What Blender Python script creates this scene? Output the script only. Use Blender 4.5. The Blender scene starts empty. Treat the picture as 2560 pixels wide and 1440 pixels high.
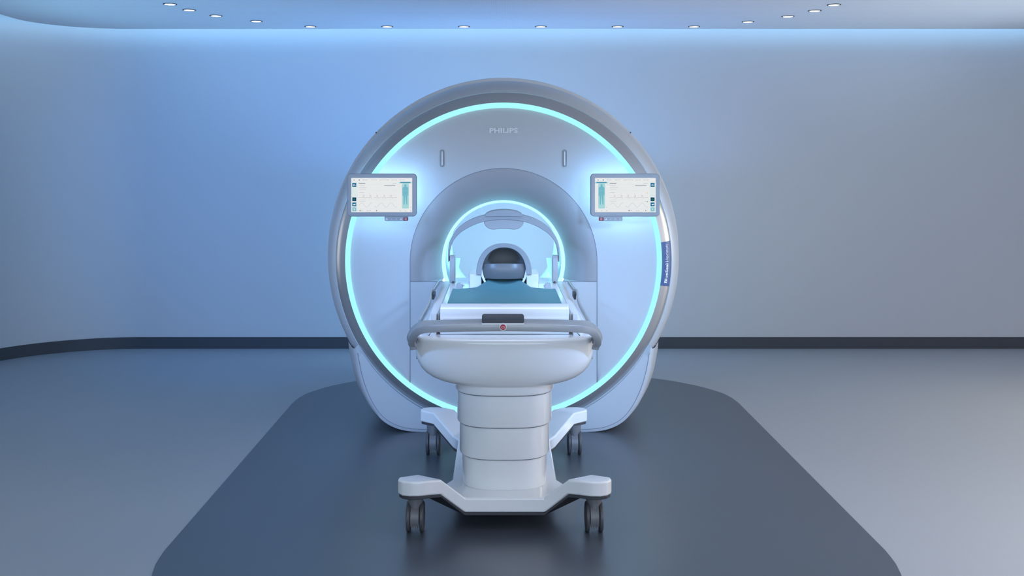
import bpy, bmesh, math, random
from mathutils import Vector, Matrix

random.seed(4)
scene = bpy.context.scene
COL = scene.collection
PI = math.pi

# ---------------------------------------------------------------- camera model
F = 2600.0            # focal length in pixels of the 2560 px wide frame
VX, VY = 1251.0, 409.0  # vanishing point of the room's depth axis
CX, CZ = -0.018, 1.545  # camera x and height; camera stands at y = 0


def P(px, py, d):
    """pixel + distance -> world point"""
    return Vector((CX + (px - VX) * d / F, d, CZ - (py - VY) * d / F))


cam_data = bpy.data.cameras.new('camera')
cam_data.sensor_width = 36.0
cam_data.lens = F / 2560.0 * 36.0
cam_data.shift_x = (1280.0 - VX) / 2560.0
cam_data.shift_y = -(720.0 - VY) / 2560.0
cam_data.clip_start = 0.05
cam_data.clip_end = 60
cam = bpy.data.objects.new('camera', cam_data)
cam.location = (CX, 0, CZ)
cam.rotation_euler = (PI / 2, 0, 0)
COL.objects.link(cam)
scene.camera = cam

vs = scene.view_settings
vs.view_transform = 'Standard'
vs.look = 'None'
vs.exposure = 0.0
vs.gamma = 1.0
vs.use_curve_mapping = False


# ---------------------------------------------------------------- materials
def srgb(h):
    h = h.lstrip('#')
    out = []
    for i in (0, 2, 4):
        c = int(h[i:i + 2], 16) / 255
        out.append(c / 12.92 if c <= 0.04045 else ((c + 0.055) / 1.055) ** 2.4)
    return tuple(out) + (1.0,)


def mat(name, color, rough=0.5, metal=0.0, noise=0.03, scale=60.0, bump=0.0, bscale=400.0, coat=0.0, spec=0.5):
    m = bpy.data.materials.new(name)
    m.use_nodes = True
    nt = m.node_tree
    N, L = nt.nodes, nt.links
    b = N['Principled BSDF']
    col = srgb(color) if isinstance(color, str) else tuple(color) + (1.0,)
    b.inputs['Roughness'].default_value = rough
    b.inputs['Metallic'].default_value = metal
    b.inputs['Specular IOR Level'].default_value = spec
    b.inputs['Coat Weight'].default_value = coat
    tc = N.new('ShaderNodeTexCoord')
    nz = N.new('ShaderNodeTexNoise')
    nz.inputs['Scale'].default_value = scale
    nz.inputs['Detail'].default_value = 4
    L.new(tc.outputs['Object'], nz.inputs['Vector'])
    ramp = N.new('ShaderNodeMapRange')
    ramp.inputs['To Min'].default_value = 1 - noise
    ramp.inputs['To Max'].default_value = 1 + noise
    L.new(nz.outputs['Fac'], ramp.inputs['Value'])
    mul = N.new('ShaderNodeVectorMath')
    mul.operation = 'SCALE'
    mul.inputs[0].default_value = col[:3]
    L.new(ramp.outputs['Result'], mul.inputs['Scale'])
    L.new(mul.outputs['Vector'], b.inputs['Base Color'])
    if bump > 0:
        n2 = N.new('ShaderNodeTexNoise')
        n2.inputs['Scale'].default_value = bscale
        L.new(tc.outputs['Object'], n2.inputs['Vector'])
        bp = N.new('ShaderNodeBump')
        bp.inputs['Strength'].default_value = bump
        bp.inputs['Distance'].default_value = 0.001
        L.new(n2.outputs['Fac'], bp.inputs['Height'])
        L.new(bp.outputs['Normal'], b.inputs['Normal'])
    return m


def glow(name, color, strength):
    m = bpy.data.materials.new(name)
    m.use_nodes = True
    nt = m.node_tree
    nt.nodes.clear()
    e = nt.nodes.new('ShaderNodeEmission')
    o = nt.nodes.new('ShaderNodeOutputMaterial')
    e.inputs['Color'].default_value = color if len(color) == 4 else tuple(color) + (1,)
    e.inputs['Strength'].default_value = strength
    nt.links.new(e.outputs[0], o.inputs[0])
    return m


M = {}
M['wall'] = mat('wall_paint', (0.58, 0.60, 0.63), 0.75, noise=0.03, scale=220, bump=0.12, bscale=500)
M['floor'] = mat('vinyl_floor', (0.36, 0.385, 0.42), 0.42, noise=0.03, scale=260, bump=0.05, bscale=700)
M['inlay'] = mat('dark_vinyl', (0.066, 0.078, 0.100), 0.34, noise=0.05, scale=260, bump=0.05, bscale=700, spec=1.0)
M['base'] = mat('skirting_paint', (0.052, 0.06, 0.075), 0.5, noise=0.04)
M['slab'] = mat('slab_paint', (0.6, 0.65, 0.7), 0.8)
M['white'] = mat('white_enamel', (0.84, 0.85, 0.865), 0.24, noise=0.012, coat=0.5)
M['white2'] = mat('white_satin_plastic', (0.74, 0.755, 0.78), 0.42, noise=0.012)
M['cover'] = mat('gantry_front_plastic', (0.54, 0.565, 0.60), 0.45, noise=0.015)
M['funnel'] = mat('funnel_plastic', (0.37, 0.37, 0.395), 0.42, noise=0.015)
M['shell'] = mat('gantry_shell_plastic', (0.52, 0.55, 0.60), 0.38, noise=0.015)
M['band'] = mat('champagne_metal', (0.50, 0.50, 0.52), 0.34, metal=0.75, noise=0.02)
M['seam'] = mat('panel_gap', (0.06, 0.08, 0.12), 0.7)
M['joint'] = mat('fine_panel_joint', (0.13, 0.16, 0.21), 0.7)
M['grey'] = mat('grey_plastic', (0.26, 0.28, 0.31), 0.45)
M['midgrey'] = mat('mid_grey_plastic', (0.36, 0.38, 0.41), 0.4)
M['alu'] = mat('satin_grey_enamel', (0.40, 0.415, 0.44), 0.36, metal=0.2)
M['plate'] = mat('coil_plate', (0.15, 0.16, 0.175), 0.35)
M['dark'] = mat('dark_grey_plastic', (0.055, 0.06, 0.07), 0.5)
M['under'] = mat('underside_plastic', (0.05, 0.052, 0.062), 0.55)
M['tyre'] = mat('caster_rubber', (0.075, 0.078, 0.09), 0.45)
M['castergrey'] = mat('caster_housing', (0.16, 0.165, 0.18), 0.42)
M['teal'] = mat('teal_mattress_vinyl', (0.075, 0.235, 0.285), 0.55, noise=0.04, scale=120, bump=0.1, bscale=300)
M['navy'] = mat('navy_label', (0.045, 0.105, 0.27), 0.45)
M['letter'] = mat('lettering_white', (0.85, 0.87, 0.9), 0.5)
M['red'] = mat('red_button', (0.42, 0.02, 0.045), 0.4)
M['pink'] = mat('pale_red_symbol', (0.85, 0.35, 0.38), 0.5)
M['darkred'] = mat('dark_red_key', (0.20, 0.012, 0.03), 0.4)
M['bezel'] = mat('monitor_bezel', (0.37, 0.385, 0.41), 0.4)
M['bezeldark'] = mat('monitor_edge', (0.13, 0.16, 0.22), 0.4)
M['coil'] = mat('coil_plastic', (0.30, 0.325, 0.36), 0.42)
M['coildark'] = mat('coil_lining', (0.34, 0.35, 0.36), 0.55)
M['bore'] = mat('bore_liner_plastic', (0.62, 0.70, 0.76), 0.45)
M['trimdark'] = mat('downlight_trim', (0.04, 0.055, 0.08), 0.4)

M['ring'] = glow('cyan_light_ring', (0.38, 0.93, 0.97), 1.08)
M['boreglow'] = glow('bore_light_strip', (0.36, 0.86, 1.0), 1.7)
M['rearfill'] = glow('rear_fill_glow', (0.36, 0.72, 1.0), 15.0)
M['backlight'] = glow('monitor_backlight', (0.26, 0.68, 1.0), 42.0)
M['cove'] = glow('cove_led', (0.26, 0.58, 1.0), 9.0)
M['lens'] = glow('downlight_lens', (0.97, 1.0, 1.0), 3.0)
M['screen'] = glow('screen_white', (0.80, 0.82, 0.83), 1.0)
for nme, hx in [('g_tile', '#18688f'), ('g_tile_dark', '#123e5e'), ('g_tile_pale', '#86bfcc'), ('g_body', '#7fc0cf'),
                ('g_body2', '#74b7c8'), ('g_table', '#a5d6da'), ('g_bar', '#4a93ae'), ('g_side', '#dbe7e9'),
                ('g_text', '#bcbfc3'), ('g_textdark', '#747c86'), ('g_ecg', '#a89c9f'), ('g_resp', '#b9c1cf'),
                ('g_pink', '#e3c3c9'), ('g_green', '#3fb568'), ('g_amber', '#ecc46a'), ('g_white', '#e6f2f6'),
                ('g_line', '#d3d9db')]:
    M[nme] = glow('screen_' + nme[2:], srgb(hx), 1.0)


# perforated ceiling: light panels with joints every 0.29 m and tiny holes
def ceiling_mat():
    m = mat('perforated_ceiling', (0.80, 0.83, 0.88), 0.7, noise=0.02, scale=150)
    nt = m.node_tree
    N, L = nt.nodes, nt.links
    b = N['Principled BSDF']
    src = b.inputs['Base Color'].links[0].from_socket
    geo = N.new('ShaderNodeNewGeometry')
    sep = N.new('ShaderNodeSeparateXYZ')
    L.new(geo.outputs['Position'], sep.inputs[0])

    def math_(op, a, v=None, v2=None):
        n = N.new('ShaderNodeMath')
        n.operation = op
        if isinstance(a, (int, float)):
            n.inputs[0].default_value = a
        else:
            L.new(a, n.inputs[0])
        if v is not None:
            if isinstance(v, (int, float)):
                n.inputs[1].default_value = v
            else:
                L.new(v, n.inputs[1])
        if v2 is not None:
            n.inputs[2].default_value = v2
        return n.outputs[0]
    a = math_('SUBTRACT', sep.outputs['Y'], 7.26)
    a = math_('DIVIDE', a, 0.29)
    a = math_('FRACT', a)
    joint = math_('LESS_THAN', a, 0.035)
    hx = math_('SINE', math_('MULTIPLY', sep.outputs['X'], 2 * PI / 0.024))
    hy = math_('SINE', math_('MULTIPLY', sep.outputs['Y'], 2 * PI / 0.024))
    hole = math_('GREATER_THAN', math_('MULTIPLY', hx, hy), 0.55)
    dark = math_('MAXIMUM', math_('MULTIPLY', joint, 0.10), math_('MULTIPLY', hole, 0.22))
    fac = math_('SUBTRACT', 1.0, dark)
    sc = N.new('ShaderNodeVectorMath')
    sc.operation = 'SCALE'
    L.new(src, sc.inputs[0])
    L.new(fac, sc.inputs['Scale'])
    L.new(sc.outputs[0], b.inputs['Base Color'])
    return m


M['ceiling'] = ceiling_mat()


# grid texture of the dark display on the handlebar
def grille_mat():
    m = mat('dark_keypad', (0.05, 0.06, 0.08), 0.4)
    nt = m.node_tree
    N, L = nt.nodes, nt.links
    b = N['Principled BSDF']
    tc = N.new('ShaderNodeTexCoord')
    ch = N.new('ShaderNodeTexChecker')
    ch.inputs['Scale'].default_value = 330
    ch.inputs['Color1'].default_value = (0.035, 0.045, 0.062, 1)
    ch.inputs['Color2'].default_value = (0.075, 0.078, 0.095, 1)
    L.new(tc.outputs['Object'], ch.inputs['Vector'])
    L.new(ch.outputs['Color'], b.inputs['Base Color'])
    return m


M['keypad'] = grille_mat()


# ---------------------------------------------------------------- object helpers
ROOTLOC = {}


def thing(name, label, cat, loc, group=None):
    o = bpy.data.objects.new(name, None)
    o.empty_display_size = 0.1
    COL.objects.link(o)
    o.location = loc
    o['label'] = label
    o['category'] = cat
    if group:
        o['group'] = group
    ROOTLOC[o.name] = Vector(loc)
    return o


def obj(name, bm, m, parent=None, smooth=True, angle=35, bevel=0.0, seg=2, subsurf=0, label=None, kind=None, origin=None,
        recalc=True):
    if recalc:
        bmesh.ops.recalc_face_normals(bm, faces=bm.faces)
    off = Vector((0, 0, 0))
    if parent is not None:
        off = ROOTLOC[parent.name]
    elif origin is not None:
        off = Vector(origin)
    if off.length > 0:
        bmesh.ops.translate(bm, verts=bm.verts, vec=-off)
    me = bpy.data.meshes.new(name)
    bm.to_mesh(me)
    bm.free()
    me.materials.append(m)
    if smooth:
        me.polygons.foreach_set('use_smooth', [True] * len(me.polygons))
        if not bevel:
            me.set_sharp_from_angle(angle=math.radians(angle))
    o = bpy.data.objects.new(name, me)
    COL.objects.link(o)
    if parent is not None:
        o.parent = parent
        ROOTLOC[o.name] = off
    else:
        o.location = off
        ROOTLOC[o.name] = off
    if bevel:
        b = o.modifiers.new('bevel', 'BEVEL')
        b.width = bevel
        b.segments = seg
        b.limit_method = 'ANGLE'
        b.angle_limit = math.radians(30)
        b.harden_normals = True
    if subsurf:
        s = o.modifiers.new('sub', 'SUBSURF')
        s.levels = s.render_levels = subsurf
    if label:
        o['label'] = label
    if kind:
        o['kind'] = kind
    return o


def struct(name, bm, m, **k):
    return obj(name, bm, m, kind='structure', **k)


def box(bm, x0, x1, y0, y1, z0, z1):
    v = [bm.verts.new(c) for c in ((x0, y0, z0), (x1, y0, z0), (x1, y1, z0), (x0, y1, z0),
                                   (x0, y0, z1), (x1, y0, z1), (x1, y1, z1), (x0, y1, z1))]
    for f in ((0, 3, 2, 1), (4, 5, 6, 7), (0, 1, 5, 4), (1, 2, 6, 5), (2, 3, 7, 6), (3, 0, 4, 7)):
        bm.faces.new([v[i] for i in f])
    return v


def loft(bm, rings, closed=True, cap0=False, cap1=False):
    R = [[bm.verts.new(p) for p in r] for r in rings]
    n = len(R[0])
    for a, b in zip(R[:-1], R[1:]):
        for i in range(n if closed else n - 1):
            j = (i + 1) % n
            try:
                bm.faces.new((a[i], a[j], b[j], b[i]))
            except ValueError:
                pass
    if cap0:
        bm.faces.new(R[0])
    if cap1:
        bm.faces.new(R[-1])
    return R


def plan_prism(bm, pts, z0, z1):
    return loft(bm, [[(x, y, z0) for x, y in pts], [(x, y, z1) for x, y in pts]], True, True, True)


def face_prism(bm, pts, y0, y1):
    return loft(bm, [[(x, y0, z) for x, z in pts], [(x, y1, z) for x, z in pts]], True, True, True)


def revolve_y(bm, prof, zc, n=128, a0=0.0, a1=2 * PI, xc=0.0, zmin=None, closed=True):
    """prof: list of (radius, y)"""
    rings = []
    cnt = n if closed else n + 1
    for r, y in prof:
        ring = []
        for i in range(cnt):
            a = a0 + (a1 - a0) * i / n
            z = zc + r * math.sin(a)
            if zmin is not None:
                z = max(z, zmin)
            ring.append((xc + r * math.cos(a), y, z))
        rings.append(ring)
    return loft(bm, rings, closed)


def cyl(bm, c, axis, r0, r1, h, n=32, caps=True):
    """frustum from c along axis 'x','y','z' by h"""
    rings = []
    for r, t in ((r0, 0), (r1, h)):
        ring = []
        for i in range(n):
            a = 2 * PI * i / n
            u, v = r * math.cos(a), r * math.sin(a)
            if axis == 'x':
                ring.append((c[0] + t, c[1] + u, c[2] + v))
            elif axis == 'y':
                ring.append((c[0] + u, c[1] + t, c[2] + v))
            else:
                ring.append((c[0] + u, c[1] + v, c[2] + t))
        rings.append(ring)
    loft(bm, rings, True, caps, caps)


def rrect(x0, x1, z0, z1, r, n=6):
    pts = []
    for cx, cz, a in ((x1 - r, z1 - r, 0), (x0 + r, z1 - r, PI / 2), (x0 + r, z0 + r, PI), (x1 - r, z0 + r, 1.5 * PI)):
        for i in range(n + 1):
            t = a + PI / 2 * i / n
            pts.append((cx + r * math.cos(t), cz + r * math.sin(t)))
    return pts


def catmull(pts, sub=8):
    pts = [Vector(p) for p in pts]
    out = []
    for i in range(len(pts) - 1):
        p0 = pts[i - 1] if i > 0 else pts[i] * 2 - pts[i + 1]
        p1, p2 = pts[i], pts[i + 1]
        p3 = pts[i + 2] if i + 2 < len(pts) else pts[i + 1] * 2 - pts[i]
        for k in range(sub):
            t = k / sub
            out.append(0.5 * ((2 * p1) + (-p0 + p2) * t + (2 * p0 - 5 * p1 + 4 * p2 - p3) * t * t
                              + (-p0 + 3 * p1 - 3 * p2 + p3) * t ** 3))
    out.append(pts[-1])
    return out


def resample(pts, n):
    d = [0.0]
    for a, b in zip(pts[:-1], pts[1:]):
        d.append(d[-1] + (b - a).length)
    out = []
    j = 0
    for i in range(n):
        t = d[-1] * i / (n - 1)
        while j < len(d) - 2 and d[j + 1] < t:
            j += 1
        w = (t - d[j]) / max(1e-9, d[j + 1] - d[j])
        out.append(pts[j].lerp(pts[j + 1], min(1, w)))
    return out


def sweep(bm, path, section, up=Vector((0, 1, 0)), scale=None, cap=True):
    """section: list of (a, b): a along side = tangent x up, b along up"""
    rings = []
    n = len(path)
    for i, p in enumerate(path):
        t = (path[min(n - 1, i + 1)] - path[max(0, i - 1)]).normalized()
        s = t.cross(up).normalized()
        u = s.cross(t).normalized()
        k = scale(i / (n - 1)) if scale else 1.0
        rings.append([p + s * a * k + u * b * k for a, b in section])
    return loft(bm, rings, True, cap, cap)


def tube(bm, path, r, n=8, up=Vector((0.01, 1, 0.02))):
    sec = [(r * math.cos(2 * PI * i / n), r * math.sin(2 * PI * i / n)) for i in range(n)]
    return sweep(bm, path, sec, up)


def strip(bm, path, w, yoff=0.0):
    """flat ribbon in the XZ plane, centred on path, facing -Y"""
    n = len(path)
    L, R = [], []
    for i, p in enumerate(path):
        t = path[min(n - 1, i + 1)] - path[max(0, i - 1)]
        s = Vector((-t.z, 0, t.x)).normalized() * (w / 2)
        L.append((p.x + s.x, p.y + yoff, p.z + s.z))
        R.append((p.x - s.x, p.y + yoff, p.z - s.z))
    loft(bm, [L, R], False)


def text_mesh(body, bold=0.0, spacing=1.0):
    """text as a list of triangles normalised to a unit box: returns verts (x, y in 0..1), faces"""
    cu = bpy.data.curves.new('t', 'FONT')
    cu.body = body
    cu.offset = bold
    cu.space_character = spacing
    cu.resolution_u = 4
    o = bpy.data.objects.new('t', cu)
    COL.objects.link(o)
    bpy.context.view_layer.update()
    me = bpy.data.meshes.new_from_object(o.evaluated_get(bpy.context.evaluated_depsgraph_get()))
    vs_ = [(v.co.x, v.co.y) for v in me.vertices]
    fs = [tuple(p.vertices) for p in me.polygons]
    bpy.data.objects.remove(o)
    bpy.data.curves.remove(cu)
    bpy.data.meshes.remove(me)
    x0, x1 = min(v[0] for v in vs_), max(v[0] for v in vs_)
    y0, y1 = min(v[1] for v in vs_), max(v[1] for v in vs_)
    return [((x - x0) / (x1 - x0), (y - y0) / (y1 - y0)) for x, y in vs_], fs


# ================================================================ THE ROOM
WY = 8.69                       # back wall
XL, RL = -4.10, 1.10            # left wall, corner radius
XR = 6.30                       # right wall
YF = -2.6                       # wall behind the camera
ZC, ZT = 2.639, 2.97            # hung ceiling, slab above it


def arc_pts(cx, cy, r, a0, a1, n):
    return [(cx + r * math.cos(a0 + (a1 - a0) * i / n), cy + r * math.sin(a0 + (a1 - a0) * i / n)) for i in range(n + 1)]


left_line = [(XL, YF), (XL, WY - RL)] + arc_pts(XL + RL, WY - RL, RL, PI, PI / 2, 24)[1:]
right_line = arc_pts(XR - RL, WY - RL, RL, PI / 2, 0, 24) + [(XR, YF)]


def wall(name, line, z0, z1, m, th, inward):
    """line in plan, thickness grows to the left of the line when inward > 0"""
    n = len(line)
    outer = []
    for i, (x, y) in enumerate(line):
        a = line[max(0, i - 1)]
        b = line[min(n - 1, i + 1)]
        dx, dy = b[0] - a[0], b[1] - a[1]
        l = math.hypot(dx, dy)
        outer.append((x - dy / l * th * inward, y + dx / l * th * inward))
    bm = bmesh.new()
    rings = []
    for (x, y), (u, v) in zip(line, outer):
        rings.append([(x, y, z0), (x, y, z1), (u, v, z1), (u, v, z0)])
    loft(bm, rings, True, True, True)
    return struct(name, bm, m, angle=30)


wall('wall_left', left_line, 0, ZT, M['wall'], 0.12, 1)
wall('wall_back', [(XL + RL, WY), (XR - RL, WY)], 0, ZT, M['wall'], 0.12, 1)
wall('wall_right', right_line, 0, ZT, M['wall'], 0.12, 1)
wall('wall_front', [(XR, YF), (XL, YF)], 0, ZT, M['wall'], 0.12, 1)
bh = 0.096
wall('baseboard_left', left_line, 0, bh, M['base'], 0.010, -1)
wall('baseboard_back', [(XL + RL, WY), (XR - RL, WY)], 0, bh, M['base'], 0.010, -1)
wall('baseboard_right', right_line, 0, bh, M['base'], 0.010, -1)

bm = bmesh.new()
box(bm, XL - 0.2, XR + 0.2, YF - 0.2, WY + 0.2, -0.08, 0.0)
struct('floor', bm, M['floor'], smooth=False)
bm = bmesh.new()
box(bm, XL - 0.2, XR + 0.2, YF - 0.2, WY + 0.2, ZT, ZT + 0.08)
struct('ceiling_slab', bm, M['slab'], smooth=False)

# hung ceiling with rounded corners, a gap of about 0.25 m to the walls
CE = 8.44
cxl, cxr = -3.68, 5.95
cr = 0.62
pts = [(cxl, YF + 0.3)] + arc_pts(cxl + cr, CE - cr, cr, PI, PI / 2, 20) + arc_pts(cxr - cr, CE - cr, cr, PI / 2, 0, 20) \
    + [(cxr, YF + 0.3)]
bm = bmesh.new()
plan_prism(bm, pts, ZC, ZC + 0.05)
struct('ceiling', bm, M['ceiling'], smooth=False)

# cove light lying on the hung ceiling's edge
ins = [(cxl + 0.07, YF + 0.5)] + arc_pts(cxl + cr, CE - cr, cr - 0.07, PI, PI / 2, 20) \
    + arc_pts(cxr - cr, CE - cr, cr - 0.07, PI / 2, 0, 20) + [(cxr - 0.07, YF + 0.5)]
bm = bmesh.new()
path = [Vector((x, y, ZC + 0.075)) for x, y in ins]
sweep(bm, path, [(-0.02, -0.02), (0.02, -0.02), (0.02, 0.02), (-0.02, 0.02)], up=Vector((0, 0, 1)))
struct('cove_strip', bm, M['cove'], smooth=False)

# dark floor inlay: long, with bowed rounded ends
prof = [(1.437, 0.0), (1.43, .10), (1.418, .185), (1.38, .32), (1.243, .55), (.99, .775), (.55, .95), (0, 1.02)]
half = catmull([Vector((a, b, 0)) for a, b in prof], 6)
xc = 0.080
back = [(xc + p.x, 6.70 + p.y) for p in half] + [(xc - p.x, 6.70 + p.y) for p in reversed(half[:-1])]
front = [(xc - p.x, 4.15 - p.y) for p in half] + [(xc + p.x, 4.15 - p.y) for p in reversed(half[:-1])]
bm = bmesh.new()
plan_prism(bm, back + front, 0.0, 0.003)
struct('floor_inlay', bm, M['inlay'], smooth=False)

# downlights ----------------------------------------------------------------
spots = [(425, 10.0), (473, 24.5), (540, 39.0), (641, 52.5), (776, 66), (968, 66), (1160, 66), (1352, 66), (1544, 66),
         (1735, 66), (1870, 54), (1970, 40.5), (2037, 26.5), (2085, 11.5)]
nth = ['', 'second ', 'third ', 'fourth ', 'fifth ', 'sixth ', 'seventh ']
words = ['leftmost in the curved row of ceiling lights'] + [n + 'from the left in the curved row of ceiling lights' for n in nth[1:]]
words += [n + 'from the right in the curved row of ceiling lights' for n in reversed(nth[1:])] + ['rightmost in the curved row of ceiling lights']


def make_downlight():
    t = thing('downlight', '', 'ceiling light', (0, 0, ZC), 'round downlights in the ceiling')
    bm = bmesh.new()
    n = 40
    rings = []
    for r, z in ((0.036, -0.001), (0.0475, -0.001), (0.0475, -0.0035), (0.0385, -0.0045), (0.036, -0.001)):
        rings.append([(r * math.cos(2 * PI * i / n), r * math.sin(2 * PI * i / n), ZC + z) for i in range(n)])
    loft(bm, rings)
    obj('trim_ring', bm, M['trimdark'], t)
    bm = bmesh.new()
    cyl(bm, (0, 0, ZC - 0.004), 'z', 0.0365, 0.0365, 0.0035, 32)
    obj('lens', bm, M['lens'], t)
    return t


dl0 = make_downlight()
for i, (px, py) in enumerate(spots):
    d = (ZC - CZ) * F / (VY - py)
    x = CX + (px - VX) * d / F
    if i == 0:
        o = dl0
    else:
        o = dl0.copy()
        COL.objects.link(o)
        for ch in list(dl0.children):
            c = ch.copy()
            COL.objects.link(c)
            c.parent = o
    o.location = (x, d, ZC)
    o['label'] = 'small round recessed downlight, ' + words[i]

# ================================================================ THE GANTRY
GZ = 0.991
GY = 5.90
gan = thing('mri_gantry', 'large round white scanner gantry with cyan light ring and central bore', 'scanner', (0, 6.4, 0))

# geometry of the arch opening
AR = 0.531          # arch half width
AZ = 0.987          # arch centre height
SZ = 0.8756         # horizontal seam
BR, BZ, BY = 0.361, 0.969, 6.10
RI, RO = 0.870, 0.900


def circ_z(x, r=RI):
    return GZ - math.sqrt(max(0, r * r - x * x))


# front cover: annulus between ring and arch with open strip below
NA = 96
a_end = math.asin(-0.0)
xs_b = AR
th0 = math.atan2(circ_z(AR) - GZ, AR)   # circle point where the vertical seam meets the ring
outer, inner = [], []
arch_len = [(AR, circ_z(AR)), (AR, AZ)]
arch = [Vector((AR, 0, circ_z(AR) + (AZ - circ_z(AR)) * i / 30)) for i in range(30)]
arch += [Vector((AR * math.cos(PI * i / 80), 0, AZ + AR * math.sin(PI * i / 80))) for i in range(81)]
arch += [Vector((-AR, 0, AZ - (AZ - circ_z(AR)) * (i + 1) / 30)) for i in range(30)]
circ = [Vector((RI * math.cos(a), 0, GZ + RI * math.sin(a))) for a in
        [th0 + (PI - 2 * th0) * i / 140 for i in range(141)]]
NP = 161
arch = resample(arch, NP)
circ = resample(circ, NP)
bm = bmesh.new()
rows = []
for k in range(9):
    t = k / 8
    y = GY + 0.006 - 0.018 * math.sin(PI * t) * 0.5
    rows.append([(a.x * (1 - t) + c.x * t, y, a.z * (1 - t) + c.z * t) for a, c in zip(arch, circ)])
loft(bm, rows, False)
obj('front_cover', bm, M['cover'], gan)

# lower centre panel
bm = bmesh.new()
xsn = [AR * (-1 + 2 * i / 40) for i in range(41)]
rows = [[(x, GY + 0.008, circ_z(x) * (1 - t) + SZ * t) for x in xsn] for t in (0, 0.5, 1)]
loft(bm, rows, False)
obj('lower_panel', bm, M['cover'], gan)

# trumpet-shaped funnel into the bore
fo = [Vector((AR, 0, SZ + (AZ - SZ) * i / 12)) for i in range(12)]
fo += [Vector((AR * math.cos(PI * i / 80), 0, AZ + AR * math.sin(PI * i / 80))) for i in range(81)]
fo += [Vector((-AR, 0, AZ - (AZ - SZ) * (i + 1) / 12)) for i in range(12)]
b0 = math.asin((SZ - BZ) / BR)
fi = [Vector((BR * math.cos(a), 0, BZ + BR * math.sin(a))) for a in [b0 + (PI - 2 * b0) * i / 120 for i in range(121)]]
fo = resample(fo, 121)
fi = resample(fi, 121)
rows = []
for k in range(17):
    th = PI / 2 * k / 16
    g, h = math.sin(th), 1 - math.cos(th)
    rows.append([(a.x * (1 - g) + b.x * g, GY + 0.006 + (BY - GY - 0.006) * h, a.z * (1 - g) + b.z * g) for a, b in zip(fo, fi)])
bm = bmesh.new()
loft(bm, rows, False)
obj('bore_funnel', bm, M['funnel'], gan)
# ledge closing the funnel at the seam
for side in (0, -1):
    bm = bmesh.new()
    top = [Vector(r[side]) for r in rows]
    fr = [Vector((p.x, GY + 0.006, SZ)) for p in top]
    bk = [Vector((p.x, p.y, SZ)) for p in top]
    loft(bm, [fr, bk], False)
    obj('funnel_ledge', bm, M['cover'], gan)

# light strip around the bore mouth, liner, added rear fill ring
bm = bmesh.new()
revolve_y(bm, [(BR + 0.001, BY - 0.002), (BR - 0.004, BY - 0.004), (BR - 0.013, BY + 0.002), (BR - 0.0165, BY + 0.10)], BZ, 128)
obj('bore_light', bm, M['boreglow'], gan, label='glowing pale blue strip around the bore mouth')
bm = bmesh.new()
revolve_y(bm, [(BR - 0.018, BY + 0.06), (0.3435, 6.22), (0.346, 6.4), (0.352, 6.9), (0.365, 7.45), (0.372, 7.62), (0.43, 7.66)], BZ, 128)
obj('bore_liner', bm, M['bore'], gan)
bm = bmesh.new()
revolve_y(bm, [(0.44, 7.672), (0.54, 7.672)], BZ, 96)
obj('rear_fill_ring', bm, M['rearfill'], gan)  # unseen glowing ring, added to brighten the wall beyond the bore

# cyan ring
bm = bmesh.new()
revolve_y(bm, [(RI - 0.001, GY + 0.012), (RI + 0.003, GY - 0.009), (0.885, GY - 0.014), (RO - 0.003, GY - 0.009),
               (RO + 0.001, GY + 0.012)], GZ, 200)
obj('light_ring', bm, M['ring'], gan, label='glowing cyan ring')

# metal band and shell
bm = bmesh.new()
band = [(RO, GY + 0.012), (RO + 0.006, GY + 0.016), (0.93, GY + 0.030), (0.955, GY + 0.052), (0.962, GY + 0.068)]
revolve_y(bm, band, GZ, 200, zmin=0.004)
obj('metal_band', bm, M['band'], gan, label='satin metal band outside the cyan ring')
bm = bmesh.new()
revolve_y(bm, [(0.962, GY + 0.074), (0.966, GY + 0.072), (0.985, 5.99), (1.012, 6.05), (1.036, 6.14), (1.050, 6.24), (1.057, 6.34),
               (1.059, 6.42)], GZ, 200, zmin=0.004)
obj('shell', bm, M['shell'], gan)
bm = bmesh.new()
revolve_y(bm, [(1.056, 6.421), (1.081, 6.424), (1.0845, 6.432), (1.086, 6.9), (1.03, 7.4), (0.93, 7.62), (0.56, 7.67), (0.54, 7.668)], GZ, 200,
          zmin=0.004)
revolve_y(bm, [(0.44, 7.668), (0.43, 7.66)], BZ, 96)
obj('rear_cover', bm, M['white2'], gan)
# dark joints across the rear cover edge
for s in (-1, 1):
    bm = bmesh.new()
    a = math.radians(90 - s * 46.5)
    c, sn = math.cos(a), math.sin(a)
    for (r0, r1) in ((1.0775, 1.0875),):
        p = [Vector((c * r, y, GZ + sn * r)) for r, y in ((r0, 6.421), (r1, 6.421), (r1, 6.9), (r0, 6.9))]
        w = Vector((-sn, 0, c)) * 0.003
        v = [bm.verts.new(q + w) for q in p] + [bm.verts.new(q - w) for q in p]
        for f in ((0, 1, 2, 3), (7, 6, 5, 4), (0, 4, 5, 1), (1, 5, 6, 2), (2, 6, 7, 3), (3, 7, 4, 0)):
            bm.faces.new([v[i] for i in f])
    obj('cover_joint', bm, M['seam'], gan, smooth=False)

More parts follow.
